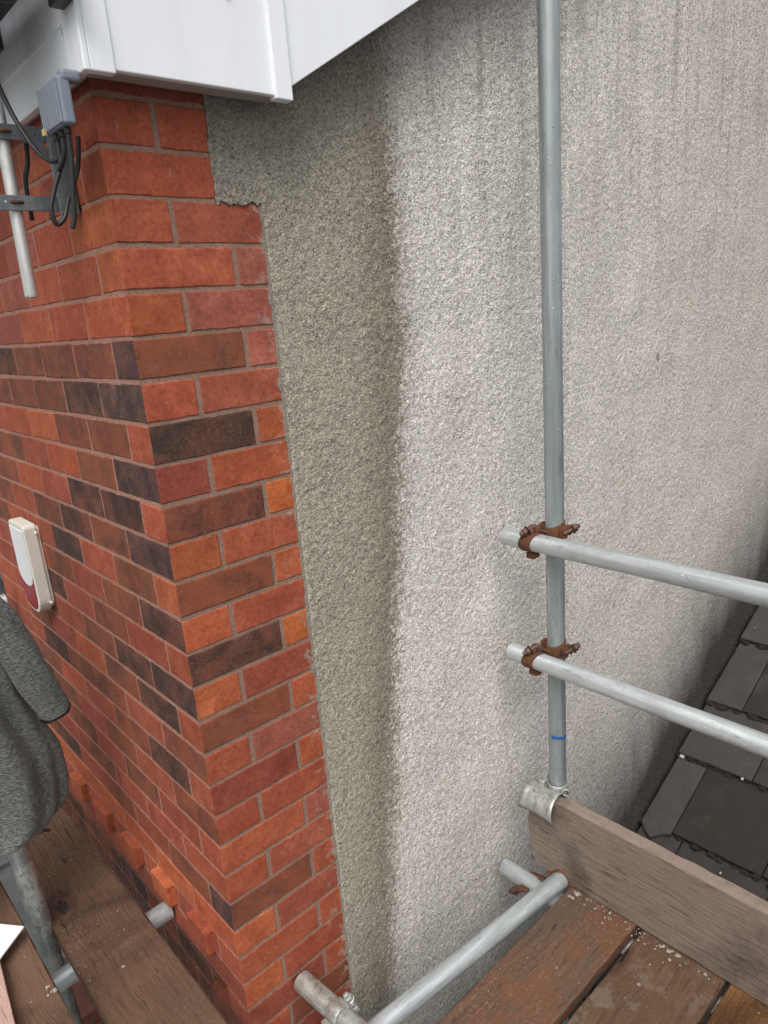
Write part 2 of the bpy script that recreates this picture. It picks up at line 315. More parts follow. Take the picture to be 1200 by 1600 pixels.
def rbox(lo, hi, r=.003, step=.02, amp=0., seed=0., chip=0.):
    """box with rounded, irregular edges: subdivided faces pulled to a rounded box and roughened by noise"""
    lo = np.array(lo, float); hi = np.array(hi, float); L = hi-lo
    r = min(r, L.min()*.45)
    def lines(l):
        e = r+min(.0012, (l-2*r)*.2); n = max(1, int(round((l-2*e)/step))); inner = np.linspace(e, l-e, n+1)
        return np.concatenate([[0, r*.42, r], inner, [l-r, l-r*.42, l]])
    g = [lines(L[i]) for i in range(3)]; nn = [len(x) for x in g]
    key = tuple(nn)
    idx = {}; P = []; F = []
    def vid(i, j, k):
        t = (i, j, k)
        if t not in idx: idx[t] = len(P); P.append((g[0][i], g[1][j], g[2][k]))
        return idx[t]
    for ax in range(3):
        b, c = (ax+1) % 3, (ax+2) % 3
        for side in (0, nn[ax]-1):
            for i in range(nn[b]-1):
                for j in range(nn[c]-1):
                    q = []
                    for (di, dj) in ((0, 0), (1, 0), (1, 1), (0, 1)):
                        t = [0, 0, 0]; t[ax] = side; t[b] = i+di; t[c] = j+dj; q.append(vid(*t))
                    F.append(q if side else q[::-1])
    P = np.array(P); inner = np.clip(P, r, L-r); d = P-inner
    n = np.linalg.norm(d, axis=1, keepdims=True); nr = d/np.maximum(n, 1e-9)
    out = inner+nr*r
    if amp or chip:
        edge = ((np.abs(d) > 1e-7).sum(1) > 1)
        W = out+lo
        for i in range(len(out)):
            p = Vector(W[i])+Vector((seed, seed*.7, -seed))
            h = mnoise.fractal(p*28, 1., 2., 3)*amp
            if edge[i]: h -= max(0, mnoise.fractal(p*45, 1., 2., 2))*chip
            out[i] += nr[i]*h
    return out+lo, F
def tube(p0, p1, r, seg=32, rin=None, rings=1, wob=0.):
    """straight hollow tube with open ends"""
    p0 = Vector(p0); p1 = Vector(p1); d = (p1-p0).normalized(); a = d.orthogonal().normalized(); b = d.cross(a)
    V = []; F = []; n = rings+1
    bev = .0015
    prof = [(0, rin or r-.004, None)]
    st = [(0, r-bev), (bev, r)]+[(t, r) for t in np.linspace(bev*2, (p1-p0).length-bev*2, n)]+[((p1-p0).length-bev, r), ((p1-p0).length, r-bev)]
    if rin: st = [(.06, rin), (0, rin)]+st+[((p1-p0).length, rin), ((p1-p0).length-.06, rin)]
    for t, rr in st:
        for k in range(seg):
            an = 2*pi*k/seg; q = p0+d*t+(a*cos(an)+b*sin(an))*rr
            if wob: q += (a*cos(an)+b*sin(an))*mnoise.noise(q*15)*wob
            V.append(q)
    for i in range(len(st)-1):
        for k in range(seg):
            F.append((i*seg+k, i*seg+(k+1) % seg, (i+1)*seg+(k+1) % seg, (i+1)*seg+k))
    if not rin:
        F.append(tuple(range(seg))[::-1]); F.append(tuple((len(st)-1)*seg+k for k in range(seg)))
    return V, F
def sweep(pts, r, seg=10, sub=8):
    """cable through points (Catmull-Rom)"""
    P = [Vector(p) for p in pts]; P = [P[0]*2-P[1]]+P+[P[-1]*2-P[-2]]; C = []
    for i in range(1, len(P)-2):
        for k in range(sub):
            t = k/sub; a, b, c, d = P[i-1:i+3]
            C.append(.5*((2*b)+(c-a)*t+(2*a-5*b+4*c-d)*t*t+(3*b-a-3*c+d)*t**3))
    C.append(P[-2]); V = []; F = []; up = Vector((.3, .5, .8)).normalized()
    for i, c in enumerate(C):
        d = (C[min(i+1, len(C)-1)]-C[max(i-1, 0)]).normalized(); a = (up-d*up.dot(d)).normalized(); b = d.cross(a); up = a
        for k in range(seg):
            an = 2*pi*k/seg; V.append(c+(a*cos(an)+b*sin(an))*r)
    for i in range(len(C)-1):
        for k in range(seg): F.append((i*seg+k, i*seg+(k+1) % seg, (i+1)*seg+(k+1) % seg, (i+1)*seg+k))
    F.append(tuple(range(seg))[::-1]); F.append(tuple((len(C)-1)*seg+k for k in range(seg)))
    return V, F
def prism(poly, o, u, v, n, t):
    """extrude a 2D outline (in axes u,v at o) by t along n"""
    o, u, v, n = Vector(o), Vector(u), Vector(v), Vector(n); k = len(poly)
    V = [o+u*x+v*y for x, y in poly]+[o+u*x+v*y+n*t for x, y in poly]
    F = [tuple(range(k))[::-1], tuple(range(k, 2*k))]+[(i, (i+1) % k, k+(i+1) % k, k+i) for i in range(k)]
    return V, F
def bevel(o, w=.002, seg=2):
    md = o.modifiers.new('bevel', 'BEVEL'); md.width = w; md.segments = seg; md.limit_method = 'ANGLE'; md.angle_limit = rad(40); return o
X3, Y3, Z3 = Vector((1, 0, 0)), Vector((0, 1, 0)), Vector((0, 0, 1))

# ================================================================== SETTING
GZ = -5.2
V, F = [(-300, -300, GZ), (300, -300, GZ), (300, 300, GZ), (-300, 300, GZ)], [(0, 1, 2, 3)]
props(mesh_obj('ground', V, F, GROUND), kind='structure')

# ================================================================== HOUSE
house = empty('house', (0, 0, GZ), 'red brick house corner with rough grey rendered gable wall and white plastic eaves', 'house')
PAL = dict(o=(.42, .106, .046), r=(.375, .092, .047), s=(.33, .084, .050), p=(.37, .112, .074), b=(.175, .066, .042), d=(.145, .062, .044), O=(.45, .112, .036), c=(.27, .062, .042), k=(.120, .062, .052))
def tone(ch, mot=0.):
    c = PAL[ch]; j = random.uniform(.86, 1.12); g = random.uniform(.94, 1.06)
    return (c[0]*j, c[1]*j*g, c[2]*j, mot)
# colours read course by course: (right face from corner, left face from corner)
ROW = {-2: ('bb', 'rrrr'), -1: ('cb', 'rrrr'), 0: ('rr', 'rrrrrrr'), 1: ('r', 'rrrrrrr'), 2: ('rs', 'orprrp'), 3: ('rp', 'orrprr'), 4: ('op', 'orrprp'),
       5: ('bp', 'kbbbdbr'), 6: ('rs', 'kdbbbdb'), 7: ('do', 'rbborsb'), 8: ('co', 'kbosbbr'), 9: ('bO', 'rddsobb'), 10: ('or', 'kbdbrbs'),
       11: ('bo', 'obrksrb'), 12: ('or', 'dbsbrsb'), 13: ('dO', 'rsbsdbs'), 14: ('os', 'kdbsbsb'), 15: ('bo', 'rdbosbr'), 16: ('rp', 'bsbbdsb'),
       17: ('co', 'sdbsrbs'), 18: ('rr', 'bsbsbds'), 19: ('rp', 'rsbsbsb'), 20: ('rs', 'rssbsbs'), 21: ('br', 'kbsbsdb'), 22: ('os', 'ooooooo'),
       23: ('rr', 'rsrsrsr'), 24: ('or', 'sssrsrs'), 25: ('sr', 'sbsbsbs'), 26: ('rb', 'bsbsbsb'), 27: ('cs', 'bsbbsbb')}
PL = .203; SL = PL-.0075; HL = PL/2-.0075
gb = G()
MOT = {'b': .5, 'd': .95, 'k': .85, 'c': .25}
def brick(x0, x1, y0, y1, r, ch, near, dx=0., amp=.0006, ch2=None):
    mot = MOT.get(ch, 0.)
    if ch == 'b' and random.random() < .35: mot = .35
    zt, zb = -.075*(r-1)-.0038, -.075*r+.0038
    j = lambda a: random.uniform(-a, a)
    V, F = rbox((x0+dx+(j(.0012) if x0 > .01 else j(.0005)), y0+(j(.0012) if y0 > .01 else j(.0005)), zb+j(.0012)), (x1+dx, y1+j(.0012), zt+j(.0012)), .0017, .008 if near else .05,
                amp if near else 0, random.random()*40, .0050 if near else 0)
    if ch2 is None: gb.add(V, F, tone(ch, mot))
    else:
        ta, tb = tone(ch, mot), tone(ch2, MOT.get(ch2, 0.)); k0 = len(gb.T)
        gb.add(V, F, ta)
        for i, p in enumerate(V):
            if p[0]-x0 < p[1]-y0: gb.T[k0+i] = tb
for r in range(-2, 28):
    rt, lf = ROW[r]; even = r % 2 == 0
    # corner brick
    if r in (0, -2): ends = [(0, .0955), (.1055, .1975)]
    elif r in (1, -1): ends = [(0, .1985)]
    elif even: ends = [(0, .1025), (.1125, .2945)]
    else: ends = [(0, .2150), (.2250, .2945)]
    yl = SL if even else HL
    brick(ends[0][0], ends[0][1], 0, yl, r, rt[0], True, ch2=lf[0])
    for k, (a, b) in enumerate(ends[1:]): brick(a, b, 0, .06, r, rt[k+1], True)
    y = yl+.0075; k = 1
    while y < 4.2 and r < 25:
        if not (y+SL > 1.40 and y < 2.55 and -.05 > -.075*(r-.5) > -1.25):
            ch = lf[k] if k < len(lf) else random.choice('rsbdbsrbo' if 5 <= r < 22 else 'orrs')
            dx = 0
            brick(0, .06, y, y+SL, r, ch, y < 1.15 and r > -1, dx)
        elif y < 1.39: brick(0, .06, y, 1.412, r, random.choice('rsbr'), False)
        y += PL; k += 1
gb.obj('brickwork', BRICK, house, smooth=True)
# projecting header bricks: the dentil course
for i in range(19):
    y0 = .118+.2015*i
    g = G(); V, F = rbox((-.021, y0, -1.716), (.03, y0+.094, -1.652), .003, .008 if i < 6 else .03, .0012, i*3.3, .004)
    g.add(V, F, tone('o' if i % 3 else 'r', 0.)); g.obj('dentil', BRICK, house, smooth=True)
# lower recessed brickwork under the oversailing courses
gl = G()
for r in range(25, 67):
    y = 0.0 if r % 2 else -.0; first = SL if r % 2 == 0 else HL
    zt, zb = -.075*(r-1)-.005, -.075*r+.005
    y = .002; ln = first
    if r <= 27: y = first+.004; ln = SL
    while y < 4.2:
        V, F = rbox((.045, y, zb), (.10, y+ln-.0, zt), .003, .09); t_ = tone(random.choice('bsbdkb'), .6); gl.add(V, F, (t_[0]*.6, t_[1]*.6, t_[2]*.6, .6)); y += ln+.010; ln = SL  # shade of the recess is put into the colour: tones scaled down
    if r > 27:
        for (a, b) in ([(.055, .1025), (.1125, .3275)] if r % 2 == 0 else [(.055, .2150), (.2250, .3275)]):
            V, F = rbox((a, 0, zb), (b, .05, zt), .003, .09); gl.add(V, F, tone(random.choice('rsbo'), .1))
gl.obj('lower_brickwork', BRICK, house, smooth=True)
# mortar bed behind the brick faces
gm = G()
def slab(g, lo, hi, mi=0):
    x0, y0, z0 = lo; x1, y1, z1 = hi
    V = [(x0, y0, z0), (x1, y0, z0), (x1, y1, z0), (x0, y1, z0), (x0, y0, z1), (x1, y0, z1), (x1, y1, z1), (x0, y1, z1)]
    g.add(V, [(0, 3, 2, 1), (4, 5, 6, 7), (0, 1, 5, 4), (1, 2, 6, 5), (2, 3, 7, 6), (3, 0, 4, 7)], mi=mi)
slab(gm, (.0015, .006, -1.803), (.05, 1.41, .22), 0); slab(gm, (.0015, 2.54, -1.803), (.05, 4.25, .22), 0)
slab(gm, (.0015, 1.41, -1.803), (.05, 2.54, -1.255), 0)
slab(gm, (.0020, .0018, -2.0), (.33, .0055, .215), 1)
slab(gm, (.0475, .0062, GZ), (.095, 4.25, -1.8035), 1); slab(gm, (.0026, .0064, -2.02), (.047, .09, -1.8036), 0); slab(gm, (.0585, .0035, GZ), (.33, .0055, -2.001), 1)
gm.obj('mortar', None, house, mats=[MORT_L, MORT_R])
for y0_, y1_ in ((1.80, 2.62), (2.66, 3.45), (3.49, 4.2)):
    g = G(); slab(g, (-1.1, y0_, -3.06), (.044, y1_, -3.0)); bevel(g.obj('porch_roof_slab', mat_plain('grey_slab', (.10, .105, .105), .85, 0, .5, 6, .002), house), .004)
# window further along the front
wf = G()
for lo, hi in (((.03, 1.42, -1.24), (.08, 1.48, -.06)), ((.03, 2.46, -1.24), (.08, 2.52, -.06)), ((.03, 1.48, -1.24), (.08, 2.46, -1.18)), ((.03, 1.48, -.12), (.08, 2.46, -.06))): slab(wf, lo, hi)
wfo = bevel(wf.obj('window', mat_plain('dark_window_frame', (.03, .03, .032), .4), house))
wg = G(); slab(wg, (.05, 1.481, -1.179), (.056, 2.459, -.121))
gm_ = M('window_glass', .05); gm_.color((.02, .025, .03)); wg.obj('pane', gm_.m, wfo)
core = G(); slab(core, (.10, .06, GZ), (9, 4.2, .2)); core.obj('inner_wall', MORT_R, house)
# ---- rendered gable: real relief, 3 mm grid
def relief(name, dx, X0, X1, Z0, Z1, edge):
    nx, nz = int(round((X1-X0)/dx))+1, int(round((Z1-Z0)/dx))+1
    def band(lo, hi):
        f = np.fft.rfft2(rng.standard_normal((nz, nx)))
        ky = np.fft.fftfreq(nz, dx)[:, None]; kx = np.fft.rfftfreq(nx, dx)[None]; k = np.sqrt(kx**2+ky**2)
        f *= np.exp(-(k*lo)**2)*(1-np.exp(-(k*hi)**2)); h = np.fft.irfft2(f, s=(nz, nx)); return h/h.std()
    # cast pebbles: nearest stone of a jittered field, each a small dome of its own size
    def stones(cs, rlo, rhi, keep):
        cx_, cz_ = int((X1-X0)/cs)+3, int((Z1-Z0)/cs)+3
        jx, jz, jr, jk = rng.random((cz_, cx_)), rng.random((cz_, cx_)), rlo+(rhi-rlo)*rng.random((cz_, cx_))**1.5, rng.random((cz_, cx_)) < keep
        gx, gz = np.arange(nx)*dx/cs+1, np.arange(nz)*dx/cs+1; ix, iz = gx.astype(int), gz.astype(int)
        best = np.zeros((nz, nx), np.float32)
        for a_ in (-1, 0, 1):
            for b_ in (-1, 0, 1):
                I, J = np.clip(iz+a_, 0, cz_-1)[:, None], np.clip(ix+b_, 0, cx_-1)[None]
                d2 = ((gx[None]-(ix[None]+b_)-jx[I, J])**2+(gz[:, None]-(iz[:, None]+a_)-jz[I, J])**2)*cs*cs
                r2 = jr[I, J]**2; best = np.maximum(best, np.where(jk[I, J], np.sqrt(np.maximum(0, 1-d2/r2))*jr[I, J]*.55, 0))
        return best
    h = stones(max(.0037, dx*1.9), .0018, .0036, .85)+stones(.011, .0022, .0045, .15)*.5; h = (h-h.mean())*.60
    h += band(max(.0030, dx*1.6), .0062)*.00036; h += band(.2, 1.)*.0012+band(.02, .06)*.0004
    xs = X0+np.arange(nx)*dx; zs = Z0+np.arange(nz)*dx
    XX, ZZ = np.meshgrid(xs, zs)
    if edge:
        n1 = np.interp(zs, np.linspace(Z0, Z1, 90), rng.standard_normal(90)*.0009)+np.interp(zs, np.linspace(Z0, Z1, 400), rng.standard_normal(400)*.0008)
        st_ = -.079+np.interp(xs, np.linspace(X0, X1, 160), rng.standard_normal(160)*.0028)+np.interp(xs, np.linspace(X0, X1, 500), rng.standard_normal(500)*.0012)
        dist = XX-np.where(ZZ > st_[None], .196, .2895)-n1[:, None]
    else: dist = XX-X0+1
    h = h*np.clip((X1-XX)/.004, 0, 1)-.0030*(1-np.clip((X1-XX)/.004, 0, 1)) if edge else h*np.clip((XX-X0)/.004, 0, 1)-.0030*(1-np.clip((XX-X0)/.004, 0, 1))
    yy = np.minimum(-(.0034+h)*np.clip(dist/.006, .15, 1), -.0006)
    vv = np.stack([XX, yy, ZZ], -1).reshape(-1, 3).astype(np.float32)
    ii = (np.arange(nz-1)[:, None]*nx+np.arange(nx-1)[None]); ii = ii[dist[:-1, :-1] > 0]
    quads = np.stack([ii, ii+1, ii+nx+1, ii+nx], 1).astype(np.int32)
    me = bpy.data.meshes.new(name); me.vertices.add(len(vv)); me.vertices.foreach_set('co', vv.ravel())
    me.loops.add(quads.size); me.loops.foreach_set('vertex_index', quads.ravel()); me.polygons.add(len(quads))
    me.polygons.foreach_set('loop_start', np.arange(0, quads.size, 4, dtype=np.int32))
    me.polygons.foreach_set('use_smooth', np.ones(len(quads), dtype=bool)); me.materials.append(RENDER); me.update(calc_edges=True)
    o = bpy.data.objects.new(name, me); COL.objects.link(o); o.parent = house; o.matrix_parent_inverse = Matrix.Translation(house.location).inverted()
    return o
X1, Z0 = 3.45, -2.75
# ragged fillet of mortar closing the joint between brick and render
g = G(); V = []; nzf = 330
for i in range(nzf+1):
    z_ = -2.0+(1.918)*i/nzf; w_ = .0022+max(0, mnoise.fractal(Vector((3, 1, z_*30)), 1, 2, 4))*.012+max(0, mnoise.noise(Vector((9, 2, z_*9))))*.006
    V += [(.2895-w_, .0022, z_), (.2895-w_*.7, -.0011, z_), (.2925, -.0022, z_)]
g.add(V, [(3*i+q, 3*i+q+1, 3*i+q+4, 3*i+q+3) for i in range(nzf) for q in (0, 1)]); g.obj('mortar_fillet', mat_mortar('grey_cement', (.25, .225, .19), (.34, .30, .25)), house, True)
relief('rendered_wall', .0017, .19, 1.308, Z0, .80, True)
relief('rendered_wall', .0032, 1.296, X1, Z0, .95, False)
# plain render round the detailed area (all the gable), butted against it
gp = G()
P30 = math.tan(rad(30))
for x0, x1, z0, z1 in ((.3305, X1, GZ, Z0), (X1, 9, GZ, 2.2)):
    gp.add([(x0, -.004, z0), (x1, -.004, z0), (x1, -.004, z1), (x0, -.004, z1), (x0, .05, z0), (x1, .05, z0), (x1, .05, z1), (x0, .05, z1)],
           [(0, 1, 2, 3), (0, 4, 5, 1), (3, 2, 6, 7), (1, 5, 6, 2), (0, 3, 7, 4)])
gp.add([(1.3, -.0035, .95), (9, -.0035, .95), (9, -.0035, 5.2)], [(0, 1, 2)])
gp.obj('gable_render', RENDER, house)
# ---- eaves: soffit box, corner posts, bargeboard, fascia, gutter, roof
def part(name, lo, hi, mat, bw=.002):
    g = G(); slab(g, lo, hi); return bevel(g.obj(name, mat, house), bw, 2)
part('boxed_end_panel', (.012, -.071, .088), (.300, -.058, .80), UPVC)
part('corner_trim', (-.026, -.076, .082), (.012, -.058, .80), UPVC)
part('joint_trim', (.298, -.078, .082), (.334, -.056, .80), UPVC)
part('fascia', (-.031, -.057, .086), (-.017, 4.3, .36), UPVCD)
part('corner_trim', (-.036, -.0765, .0815), (-.0262, -.020, .80), UPVCD)
part('soffit', (-.0165, -.0575, .094), (.33, -.004, .102), mat_plain('shade_brown_soffit', (.45, .40, .36), .6))  # here and on the front soffit the brown colour holds the underside shade
part('front_soffit', (-.0165, .002, .094), (-.0005, 4.3, .102), mat_plain('shade_brown_front_soffit', (.45, .40, .36), .6))
# bargeboard rising with the gable
g = G(); b0x, b0z = .334, .105; Lb = 9.5
V, F = prism([(0, 0), (8.6, 8.6*P30), (8.6, 8.6*P30+.26), (0, .26)], (b0x, -.070, b0z), X3, Z3, Y3, .014); g.add(V, F)
bevel(g.obj('bargeboard', UPVC, house), .0015)
g = G(); V, F = prism([(0, 0), (8.6, 8.6*P30), (8.6, 8.6*P30+.008), (0, .008)], (b0x, -.056, b0z+.012), X3, Z3, Y3, .05); g.add(V, F)
g.obj('verge_soffit', mat_plain('verge_soffit_white', (.7, .7, .7), .5), house)
g = G(); V, F = prism([(-.16, .30), (8.8, .30+8.96*P30), (8.8, .36+8.96*P30), (-.16, .36)], (0, -.115, 0), X3, Z3, Y3, 4.5); g.add(V, F); g.obj('roof', TILE, house).data.color_attributes.new('tone', 'FLOAT_COLOR', 'POINT')
for oo in house.children:
    if oo.name.startswith('roof'): oo.data.color_attributes['tone'].data.foreach_set('color', np.ones(len(oo.data.vertices)*4, dtype=np.float32))
# fixing caps
for px, pz in ((.225, .225), ):
    g = G(); V, F = tube((px, -.0735, pz), (px, -.071, pz), .004, 16); g.add(V, F); g.obj('fixing_cap', UPVC, house, True)
for py, pz in ((-.015, .148), (.4, .15)):
    g = G(); V, F = tube((-.0335, py, pz), (-.031, py, pz), .004, 16); g.add(V, F); g.obj('fixing_cap', UPVC, house, True)
# gutter: half round trough with stop end
g = G(); cx, cz, rr = -.118, .224, .052; n = 20; V = []
for y in (-.015, 4.3):
    for q in (rr, rr-.003):
        for k in range(n+1):
            an = pi+pi*k/n; V.append((cx+cos(an)*q, y, cz+sin(an)*q))
m1 = n+1; F = []
for k in range(n):
    F += [(k, k+1, 2*m1+k+1, 2*m1+k), (m1+k+1, m1+k, 3*m1+k, 3*m1+k+1), (k+1, k, m1+k, m1+k+1)]
g.add(V, F); go = g.obj('gutter', BLACK, house, True)
g = G(); V, F = prism([(cos(pi+pi*k/n)*(rr+.003), sin(pi+pi*k/n)*(rr+.003)) for k in range(n+1)], (cx, -.023, cz), X3, Z3, Y3, .008); g.add(V, F)
bevel(g.obj('stop_end', BLACK, go), .0015)
g = G(); slab(g, (-.058, -.108, .166), (-.0368, -.040, .215)); bevel(g.obj('gutter_bracket', BLACK, house), .002)
for k in range(6):
    g = G(); slab(g, (-.10, .25+k*.75, .20), (-.0312, .275+k*.75, .235)); g.obj('gutter_bracket', BLACK, house)
g = G(); slab(g, (-.0335, -.019, .157), (-.0312, 4.3, .359)); g.obj('fascia_upper_strip', UPVCG, house)  # thin layer that greys the upper part of the fascia

# ================================================================== ALARM BOX
ab = empty('alarm_box', (0, .93, -.9), 'cream alarm sounder box with dark red lower lens on the brick wall', 'alarm box')
ab_c = mat_plain('cream_plastic', (.74, .72, .64), .45, 0, .12, 9); ab_w = mat_plain('white_cover_plastic', (.80, .80, .80), .35, 0, .05)
def rr_poly(hw, ht, hb, rt, rb, n=6):
    P = []
    for cx_, cz_, r_, a0 in ((hw-rt, ht-rt, rt, 0), (-hw+rt, ht-rt, rt, 90), (-hw+rb, -hb+rb, rb, 180), (hw-rb, -hb+rb, rb, 270)):
        for k in range(n+1):
            a_ = rad(a0+90*k/n); P.append((cx_+r_*cos(a_), cz_+r_*sin(a_)))
    return P
AC, AZ = .888, -.898
def aplate(poly, x_, t, mat, name, par, bw=.0):
    g = G(); V, F = prism(poly, (x_, AC, AZ), -Y3, Z3, -X3, t); g.add(V, F); o = g.obj(name, mat, par)
    return bevel(o, bw, 3) if bw else o
aplate(rr_poly(.062, .118, .125, .01, .03), -.001, .010, ab_c, 'backplate', ab)
aplate(rr_poly(.068, .128, .134, .014, .045), -.008, .034, ab_c, 'housing', ab, .0035)
cov = [(-.060, .112), (.060, .112), (.061, -.020)]+[(.061*cos(pi*k/12), -.020-.036*sin(pi*k/12)) for k in range(1, 12)]+[(-.061, -.020)]
aplate(cov, -.0422, .0022, ab_w, 'front_cover', ab, .0008)
lens = [(.060*cos(pi*k/12), -.022-.036*sin(pi*k/12)) for k in range(0, 13)]+[(-.058, -.092), (-.045, -.116), (-.02, -.126), (.02, -.126), (.045, -.116), (.058, -.092)]
lm = M('dark_red_lens', .4, spec=.15); lm.color((.26, .010, .018)); aplate(lens, -.0422, .0014, lm.m, 'lens', ab)
for zz_ in (-.795, -1.0):
    g = G(); V, F = tube((-.012, .822, zz_), (-.012, .812, zz_), .004, 14); g.add(V, F); g.obj('screw_boss', ab_c, ab, True)

# ================================================================== AERIAL MAST ON ITS BRACKET
ALU = mat_galv('weathered_aluminium', (.60, .60, .58), 3, .1); BR = mat_galv('bracket_steel', (.17, .195, .21), 5, .2)
am = empty('aerial_mast', (-.10, .15, -.22), 'slim silver aerial mast clamped by two arms to a steel wall bracket', 'aerial mast')
g = G(); V, F = tube((-.103, .15, -.218), (-.0845, .15, .62), .0105, 28, .009, 12, .0006); g.add(V, F); g.obj('mast', ALU, am, True)
g = G(); slab(g, (-.0035, .128, -.082), (-.0005, .172, .075)); slab(g, (-.033, .120, -.086), (-.0036, .123, .075)); slab(g, (-.0355, .120, -.086), (-.0331, .131, .075)); bevel(g.obj('wall_plate', BR, am), .001)
g = G(); V, F = prism([(-.030, .0), (-.060, .030), (-.048, .034), (-.030, .012)], (0, .133, 0), X3, Z3, Y3, .003); g.add(V, F); g.obj('gusset', BR, am)
for z_ in (.040, -.068):
    g = G(); slab(g, (-.140, .1345, z_-.012), (-.004, .1380, z_+.012)); arm = bevel(g.obj('bracket_arm', BR, am), .001)
    mx = -.0985+(z_+.0)*.022-.0
    ub = []
    for k in range(9):
        a_ = pi*k/8; ub.append((mx+cos(a_)*.0145, .148-sin(a_)*.016-.0, z_+.001))
    ub = [(mx+.0145, .166, z_+.001)]+ub+[(mx-.0145, .166, z_+.001)]
    g = G(); V, F = sweep(ub, .0028, 10, 4); g.add(V, F); g.obj('u_bolt', RUST, arm, True)
for z_ in (.02, -.06):
    g = G(); V, F = tube((-.0015, .158, z_), (-.009, .158, z_), .006, 6); g.add(V, F); g.obj('wall_bolt', BR, am)

# ================================================================== AERIAL AMPLIFIER AND CABLES
ax_ = empty('aerial_amplifier', (-.06, -.015, .01), 'small ribbed blue grey amplifier box hanging beside the fascia with black cables', 'amplifier')
AM = mat_plain('blue_grey_plastic', (.20, .225, .27), .5, 0, .15, 20)
g = G(); V, F = rbox((-.070, -.055, .013), (-.052, .030, .077), .004, .02); g.add(V, F)
for k in range(9):
    y_ = -.050+k*.0092; V, F = rbox((-.0735, y_, .015), (-.0695, y_+.0050, .075), .0012, .02); g.add(V, F)
g.obj('case', AM, ax_, True)
g = G(); V, F = rbox((-.072, .0235, .0125), (-.0745, .0305, .0215), .0004, .01) if False else rbox((-.0755, .0225, .0120), (-.0700, .0305, .0215), .0005, .01)
g.add(V, F); g.obj('latch', mat_plain('yellow_plastic', (.65, .5, .2), .5), ax_)
g = G(); V, F = rbox((-.064, -.057, .070), (-.034, -.036, .086), .005, .02); g.add(V, F); g.obj('hanging_lug', AM, ax_, True)
for cx_, cy_ in ((-.061, .012), (-.061, -.012), (-.060, -.034)):
    g = G(); V, F = tube((cx_, cy_, .0128), (cx_, cy_, .002), .0052, 14); g.add(V, F); g.obj('cable_gland', CABLE, ax_, True)
CB = [[(-.150, .13, .30), (-.118, .10, .16), (-.099, .10, .083), (-.090, .085, .04), (-.080, .06, .0), (-.072, .03, -.022), (-.063, .012, -.020), (-.061, .012, .004)],
      [(-.061, .0118, .003), (-.063, .010, -.03), (-.078, .012, -.064), (-.090, .012, -.096), (-.086, .012, -.117), (-.072, .012, -.108), (-.058, .02, -.08), (-.030, .03, -.03), (-.012, .05, .02)],
      [(-.061, -.012, .003), (-.062, -.010, -.018), (-.066, .000, -.034), (-.068, .012, -.040)],
      [(-.060, -.034, .003), (-.061, -.031, -.03), (-.066, -.027, -.075), (-.070, -.023, -.112), (-.075, -.020, -.128)],
      [(-.060, .155, .03), (-.062, .16, -.0), (-.070, .165, -.03), (-.070, .17, -.09)]]
for p_ in CB:
    g = G(); V, F = sweep(p_, .0038, 12, 10); g.add(V, F); g.obj('cable', CABLE, ax_, True)

# ================================================================== SCAFFOLD
TG = 'galvanised scaffold tubes'
def stube(p0, p1, label, mat=None, group=TG, wall=.0202, r=.02415):
    lowp = p0
    r_ = empty('scaffold_tube', lowp, label, 'scaffold tube', group)
    g = G(); V, F = tube(p0, p1, r, 40, wall, max(4, int((Vector(p1)-Vector(p0)).length*14)), .0006); g.add(V, F)
    bpy.data.objects.remove(r_)
    o = g.obj('scaffold_tube', mat or GALV, None, True); return props(o, label, 'scaffold tube', group)
PX, PY = .962, -.178
pole = stube((PX+.0, PY, -5.1), (PX+.004, PY, 2.4), 'upright grey scaffold pole with a blue paint mark, in front of the rendered wall', GALV)
BL = mat_plain('blue_marker_paint', (.015, .13, .48), .5, 0, .4, 90)
g = G(); V = []; n = 26
for k in range(n+1):
    an = rad(172)+rad(130)*k/n; wv_ = .0052*min(1, (n-k)/9+.2)*(.9+.1*sin(k*.6))
    for t in (-1, 1): V.append((PX+.0022+cos(an)*.02485, PY+sin(an)*.02485, -1.4795+.0010*sin(k*.25)+t*wv_))
g.add(V, [(2*k, 2*k+2, 2*k+3, 2*k+1) for k in range(n)]); mk = g.obj('paint_mark', BL, pole, True); mk.parent = pole; mk.matrix_parent_inverse = Matrix()
RX = PX-.0565
stube((RX, -.060, -.893), (RX-.004, -3.0, -.905), 'upper guard rail tube crossing in front of the pole', GALV2)
stube((RX, -.068, -1.232), (RX-.004, -3.0, -1.245), 'lower guard rail tube crossing in front of the pole', GALV2)
stube((.87, -.043, -1.958), (.86, -3.0, -1.966), 'short tube end poking out under the left end of the toe board', GALV2)
stube((1.02, -.2485, -1.895), (.03, -.155, -1.912), 'long bright tube lying between the rendered wall and the deck boards', GALVX)
stube((.139, -.014, -1.815), (.185, -.62, -1.815), 'paint spattered tube end butting the brick pier near the bottom', GALVP)
stube((-.182, .478, -5.1), (-.376, .478, 1.6), 'weathered upright pole below the hanging grey jacket', GALVD, TG, .0202, .0238)
stube((-.006, .365, -1.757), (-1.3, .352, -1.757), 'bright cross tube under the left walkway boards, ending at the dentil bricks', GALVX)
stube((-.03, 1.275, -1.108), (-1.6, 1.275, -1.11), 'tube end showing behind the hanging jacket, left of the alarm box', GALVX)
stube((-1.2, -.62, -5.1), (-1.2, -.62, 1.6), 'outer upright pole behind the camera on the left', GALVD) if False else None

